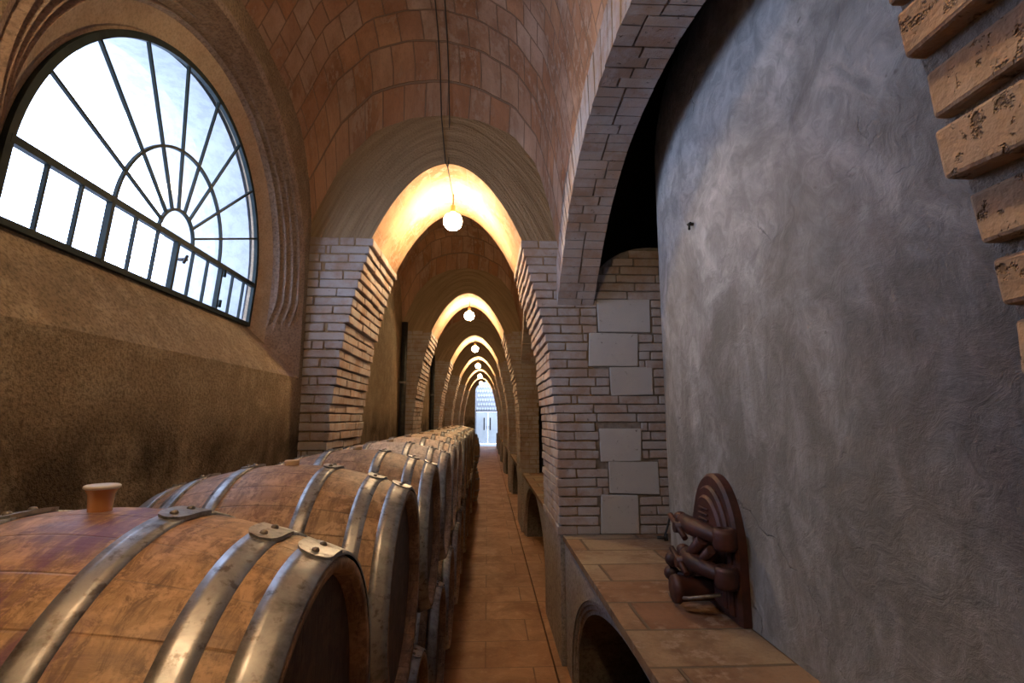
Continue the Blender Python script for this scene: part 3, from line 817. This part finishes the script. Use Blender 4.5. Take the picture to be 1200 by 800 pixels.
# ------------------------------------------------------------------ barrels
BL, BR, BH = .64, .33, .262
def brad(x): return BR - (BR - BH) * (abs(x) / (BL / 2)) ** 1.9
def make_barrel(wood, bung_kind):
    root = empty('wine_barrel', (0, 0, 0))
    m = MB(); n = 24; prof = [(brad(x), x) for x in [(-BL/2 + BL * k / n) for k in range(n + 1)]]
    e = BL / 2; rh = brad(e)
    full = [(.0, -e + .030), (rh - .026, -e + .030), (rh - .022, -e + .004)] 
    prof2 = [(rh - .024, -e + .032), (rh - .020, -e + .002), (rh - .006, -e)] + prof[1:-1] + [(rh - .006, e), (rh - .020, e - .002), (rh - .024, e - .032)]
    m.lathe(prof2, 62, 'x'); m.build('staves', M[wood], root)
    for s in (-1, 1):
        m = MB(); x = s * (e - .030)
        ids = m.lathe([(rh - .0205, x - s * .014), (rh - .0205, x), (.001, x)], 62, 'x', smooth=False); m.build('barrel_head', M['oak_head'], root)
    for xc, w in ((.298, .044), (.228, .036), (.108, .034)):
        for s in (-1, 1):
            m = MB(); N = 96; rows = []
            xs = [xc - w/2, xc - w/2, xc - w/6, xc + w/6, xc + w/2, xc + w/2]; dr = [-.001, .0035, .0042, .0042, .0035, -.001]
            for xx, d in zip(xs, dr):
                xx = min(xx, BL/2 + .0015)
                rows.append([(s * xx, (brad(min(xx, BL/2)) + d) * sin(2*pi*k/N), (brad(min(xx, BL/2)) + d) * cos(2*pi*k/N)) for k in range(N)])
            m.grid(rows, closed=True)
            # riveted lap: a rounded tongue over the hoop, towards the viewer's side
            T = []; na = 12; a_s, a_e = -.10, .13
            for k in range(na + 1):
                a = a_s + (a_e - a_s) * k / na
                t = min(1, (a - a_s) / .10); ww = w * .5 * sqrt(max(0.02, 1 - (1 - t) ** 2)) + (.004 if k > 0 else 0)
                T.append([(s * min(xc + q * ww, BL/2 + .002), -(brad(min(xc + q * ww, BL/2)) + dd) * sin(-a) * 1, (brad(min(xc + q * ww, BL/2)) + dd) * cos(a)) for q, dd in ((-1, .002), (-1, .0075), (1, .0075), (1, .002))])
            ids = m.grid(T, closed=True, smooth=False); m.face(ids[0]); m.face(ids[-1][::-1])
            hp = m.build('hoop', M['galvanised_hoop'], root)
            for a in (-.045, .075):
                mr = MB(); r = brad(xc) + .0065
                c = (s * xc, r * sin(a), r * cos(a))
                mr.lathe([(.0055, c[2] - .002), (.0055, c[2] + .002), (.004, c[2] + .0045), (.0005, c[2] + .0052)], 10, 'z', (c[0], c[1], 0)); mr.build('rivet', M['rivet_steel'], hp)
    m = MB(); mi = []
    if bung_kind == 'tall':
        prof = [(.0005, BR - .01), (.0135, BR - .01), (.014, BR + .003), (.0155, BR + .022), (.0195, BR + .030)]
        m.lathe(prof, 28, 'z'); b = m.build('bung', M['silicone_bung'], root); b['label'] = 'amber silicone bung with a pale flared rim'
        m = MB(); m.lathe([(.0192, BR + .0292), (.0212, BR + .0305), (.0212, BR + .0335), (.019, BR + .0348), (.0005, BR + .0335)], 28, 'z'); m.build('bung_rim', M['silicone_rim'], b)
    elif bung_kind == 'flat':
        m.lathe([(.0005, BR - .008), (.018, BR - .008), (.019, BR + .010), (.017, BR + .0125), (.0005, BR + .0125)], 24, 'z'); m.build('bung', M['bung_wood'], root)
    return root
BX = -.53
up0 = make_barrel('oak_stained', 'tall'); p1 = make_barrel('oak', 'flat'); p2 = make_barrel('oak_window_lit', 'flat')
ORD = ['first', 'second', 'third', 'fourth', 'fifth', 'sixth', 'seventh', 'eighth', 'ninth', 'tenth', 'eleventh', 'twelfth', 'thirteenth', 'fourteenth', 'fifteenth']
used = set()
def place(proto, x, y, z, rz=0, rx=0):
    if proto.name in used: o = copy_tree(proto)
    else: o = proto; used.add(proto.name)
    o.location = (x, y, z); o.rotation_euler = (rx, 0, rz); return o
ZU = 1.145
for k in range(13):
    proto = up0 if k == 0 else (p1 if k in (1, 2) or k > 7 and k % 2 else p2)
    y = .755 + .7 * k
    o = place(proto, BX + (0 if k < 2 else random.uniform(-.008, .012)), y, ZU, random.uniform(-.012, .012) if k > 1 else 0)
    lab = {0: 'nearest oak barrel of the upper row, wine stained, with the tall amber bung', 1: 'second oak barrel of the upper row, right behind the wine stained one', 12: 'last oak barrel of the upper row, farthest down the aisle'}.get(k, 'oak barrel of the upper row, %s counted from the viewer' % ORD[k])
    if k in (2,): lab = 'grey brown oak barrel of the upper row, third counted from the viewer'
    tag(o, lab, 'barrel', 'oak barrels of the upper row')
ZL = ZU - sqrt((2 * BR) ** 2 - .35 ** 2) - .012
pl = make_barrel('oak', None)
for k in range(14):
    y = .755 - .35 + .7 * k
    o = place(pl, BX + random.uniform(-.006, .012), y, ZL, 0)
    if k == 0: lab = 'oak barrel of the lower row, in the dark under the wine stained barrel'
    elif k == 13: lab = 'last oak barrel of the lower row, under the end of the upper row'
    else: lab = 'oak barrel of the lower row, in the gap below the %s and %s upper barrels' % (ORD[k-1], ORD[k])
    tag(o, lab, 'barrel', 'oak barrels of the lower row')
for x, lab in ((-.74, 'dark timber bearer under the lower barrels, by the wall'), (-.335, 'dark timber bearer under the lower barrels, by the aisle')):
    m = MB(); zt = ZL - brad(.14) - .008
    m.box(x - .05, x + .05, .1, 9.9, 0, zt); tag(m.build('timber_bearer', M['timber']), lab, 'beam', 'bearers under the barrels')
up = make_barrel('oak', None)
for j in range(2):
    o = place(up, -.47, 10.45, .32 + .65 * j); o.rotation_euler = (0, pi / 2, 0)
    tag(o, ['upright oak barrel on the floor past the end of the rows', 'upright oak barrel standing on another past the end of the rows'][j], 'barrel', 'upright barrels')

# ------------------------------------------------------------------ cement tank
TCX, TCY, TA, TB = 2.5, 2.02, 1.5, 1.50
tank = empty('wine_tank', (TCX, TCY, .82)); tag(tank, 'huge grey cement wine tank with bulging front standing on the tiled bench', 'tank')
def sup(a, n=4.5):
    c, s = cos(a), sin(a); return (abs(c) ** (2 / n)) * (1 if c > 0 else -1), (abs(s) ** (2 / n)) * (1 if s > 0 else -1)
m = MB(); rows = []; NA = 160
zs = [0 + (2.38) * k / 24 for k in range(25)] + [2.38 + 1.6 * sin(pi / 2 * k / 20) for k in range(1, 21)]
for z in zs:
    if z <= 2.38: f = 1.0
    else: f = sqrt(max(.0004, 1 - ((z - 2.38) / 1.6) ** 2))
    rows.append([(TA * f * sup(2 * pi * k / NA)[0], TB * (f * .98 + .02 if f > .05 else f) * sup(2 * pi * k / NA)[1], z) for k in range(NA)])
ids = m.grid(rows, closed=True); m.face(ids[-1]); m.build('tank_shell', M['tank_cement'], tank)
# sampling cock and its rust mark
m = MB()
def tl(x, y, z): return (x - TCX, y - TCY, z - .82)
m.tube([tl(1.02, 2.35, 2.54), tl(.98, 2.35, 2.54)], .008, 10); m.tube([tl(.982, 2.37, 2.545), tl(.982, 2.335, 2.54)], .006, 8); m.tube([tl(.982, 2.352, 2.54), tl(.98, 2.35, 2.512)], .006, 8)
m.build('sampling_cock', M['black_iron'], tank)
# manhole door: arched cast plate with two clamp bars, knobs, hinge boss and outlet
HX, HYc, HZ = .985, 2.225, 1.06
hat = None
def oval(hw_, z0, zc, hz, n=40):
    """upright plate outline: flat-ish base, half ellipse top; centred on y=0"""
    pts = [(-hw_, z0)] + [(-hw_, z0 + (zc - z0) * k / 6) for k in range(1, 7)]
    for k in range(1, n): a = pi - pi * k / n; pts.append((hw_ * cos(a), zc + hz * sin(a)))
    pts += [(hw_, zc - (zc - z0) * k / 6) for k in range(0, 7)]
    return pts
def plate(m, hw_, z0, zc, hz, xb, xf, bev=.008):
    a = oval(hw_, z0, zc, hz); b = oval(hw_ - bev, z0 + bev * .5, zc, hz - bev)
    r = [[tl(xb, HYc + y, z) for y, z in a], [tl(xf + bev, HYc + y, z) for y, z in a], [tl(xf, HYc + y, z) for y, z in b]]
    ids = m.grid(r, closed=True, smooth=False); m.face(ids[-1])
m = MB(); plate(m, .212, .822, 1.07, .295, 1.03, .955, .012); hat = m.build('manhole_door', M['cast_iron_red'], tank); hat['label'] = 'arched red brown cast iron manhole door'
m = MB(); plate(m, .178, .85, 1.07, .245, .96, .938, .010); plate(m, .15, .87, 1.08, .195, .94, .945 - .02, .01); m.build('raised_panel', M['cast_iron_red'], hat)
m = MB()
for k in range(4): 
    z = 1.155 + .022 * k; m.tube([tl(.922, HYc - .045, z), tl(.922, HYc + .045, z)], .005, 6)
m.build('cast_ridges', M['cast_iron_red'], hat)
def clamp(z, dy, L):
    m = MB()
    # arched bar across the door, thickest in the middle, running level
    pts = []; rs = []
    for k in range(13):
        t = k / 12; y = HYc - .20 + L * t; bow = sin(pi * min(1, t * 1.05))
        pts.append(tl(.915 - .055 * bow, y, z + .012 * bow)); rs.append(.024 + .014 * bow - (.008 if k == 12 else 0))
    m.tube(pts, rs, 12); b = m.build('clamp_bar', M['cast_iron_red'], hat)
    ye = HYc - .20 + L
    m = MB(); m.lathe([(.0005, -.03), (.024, -.028), (.030, -.012), (.030, .012), (.024, .03), (.012, .034), (.010, .052), (.0005, .056)], 14, 'y', tl(.905, ye, z)); m.build('clamp_knob', M['cast_iron_red'], b)
    m = MB(); m.lathe([(.0005, -.045), (.040, -.045), (.046, -.03), (.046, .02), (.040, .035), (.026, .037), (.024, .028), (.0005, .028)], 18, 'z', tl(.925, HYc - .185, z)); m.build('hinge_boss', M['cast_iron_red'], b)
    m = MB(); m.tube([tl(.965, HYc + .02, z), tl(.80, HYc + .02, z)], [.03, .022], 12); m.tube([tl(.82, HYc - .05, z - .03), tl(.81, HYc + .09, z + .04)], [.012, .012], 8); m.build('clamp_screw', M['cast_iron_red'], b)
clamp(1.14, 0, .42); clamp(1.0, 0, .40)
m = MB(); m.tube([tl(.87, HYc - .11, 1.12), tl(.86, HYc + .10, .965)], [.024, .028], 10); m.tube([tl(.88, HYc - .16, 1.09), tl(.87, HYc + .04, .95)], [.018, .02], 10); m.build('hinge_arm', M['cast_iron_red'], hat)
m = MB(); m.lathe([(.0005, -.11), (.052, -.11), (.058, -.09), (.050, -.08), (.046, .0), (.046, .06)], 20, 'x', tl(.88, HYc - .02, .905)); m.build('outlet_pipe', M['cast_iron_red'], hat)
for (y, z) in ((.185, .965), (.205, .90)):
    m = MB(); m.tube([tl(.97, HYc + y - .06, z), tl(.86, HYc + y, z)], .016, 10); m.lathe([(.0005, -.03), (.026, -.026), (.034, -.008), (.034, .010), (.024, .028), (.0005, .03)], 14, 'y', tl(.85, HYc + y + .01, z)); m.build('clamp_nut', M['cast_iron_red'], hat)
m = MB(); m.tube([tl(.90, HYc - .18, .93), tl(.80, HYc - .12, .90), tl(.78, HYc + .02, .86), tl(.80, HYc + .12, .845)], .007, 8); m.build('handle_rod', M['rivet_steel'], hat)

# drain tap on the bench next to the tank corner
root = empty('drain_tap', (1.145, 3.42, .82)); tag(root, 'small black iron drain tap on the bench where brick wall meets tank', 'tap')
m = MB(); m.tube([(.055, .0, .16), (.02, -.01, .06), (.0, -.02, .02)], .007, 8); m.build('rod', M['black_iron'], root)
m = MB(); m.tube([(-.045, -.02, .022), (.02, -.02, .018)], .010, 8); m.tube([(.012, -.02, .002), (.012, -.02, .045)], .012, 8); m.build('valve_handle', M['black_iron'], root)

# ------------------------------------------------------------------ light
w = bpy.data.worlds.new('World'); sc.world = w; w.use_nodes = True
bg = w.node_tree.nodes['Background']; bg.inputs[0].default_value = (.55, .69, 1.0, 1); bg.inputs[1].default_value = 8.0
pl_ = bpy.data.lights.new('window_portal', 'AREA'); pl_.shape = 'RECTANGLE'; pl_.size = 2.0; pl_.size_y = 1.4; pl_.cycles.is_portal = True
po = bpy.data.objects.new('window_portal', pl_); COL.objects.link(po); po.location = (-2.25, WY, 2.75); po.rotation_euler = (0, -pi / 2, 0)
pl_.size = 1.6; pl_.size_y = 2.3
pl2 = bpy.data.lights.new('skylight_portal', 'AREA'); pl2.shape = 'RECTANGLE'; pl2.size = 6; pl2.size_y = 4.6; pl2.cycles.is_portal = True
po2 = bpy.data.objects.new('skylight_portal', pl2); COL.objects.link(po2); po2.location = (1.4, 30.8, 5.35)

# ------------------------------------------------------------------ camera
cam = bpy.data.cameras.new('Camera'); co = bpy.data.objects.new('Camera', cam); COL.objects.link(co); sc.camera = co
cam.sensor_width = 36; cam.lens = 18; cam.clip_start = .02; cam.clip_end = 200
co.location = (0, 0, 1.6)
co.rotation_euler = (pi / 2 + math.atan(90 / 600), 0, -math.atan(28.7 / 600))
sc.view_settings.view_transform = 'Standard'; sc.view_settings.look = 'None'; sc.view_settings.gamma = 1; sc.view_settings.use_curve_mapping = False
sc.view_settings.exposure = 0.42
sc.cycles.use_denoising = True; sc.cycles.max_bounces = 8; sc.cycles.diffuse_bounces = 5; sc.cycles.sample_clamp_indirect = 8
sc.cycles.transparent_max_bounces = 8
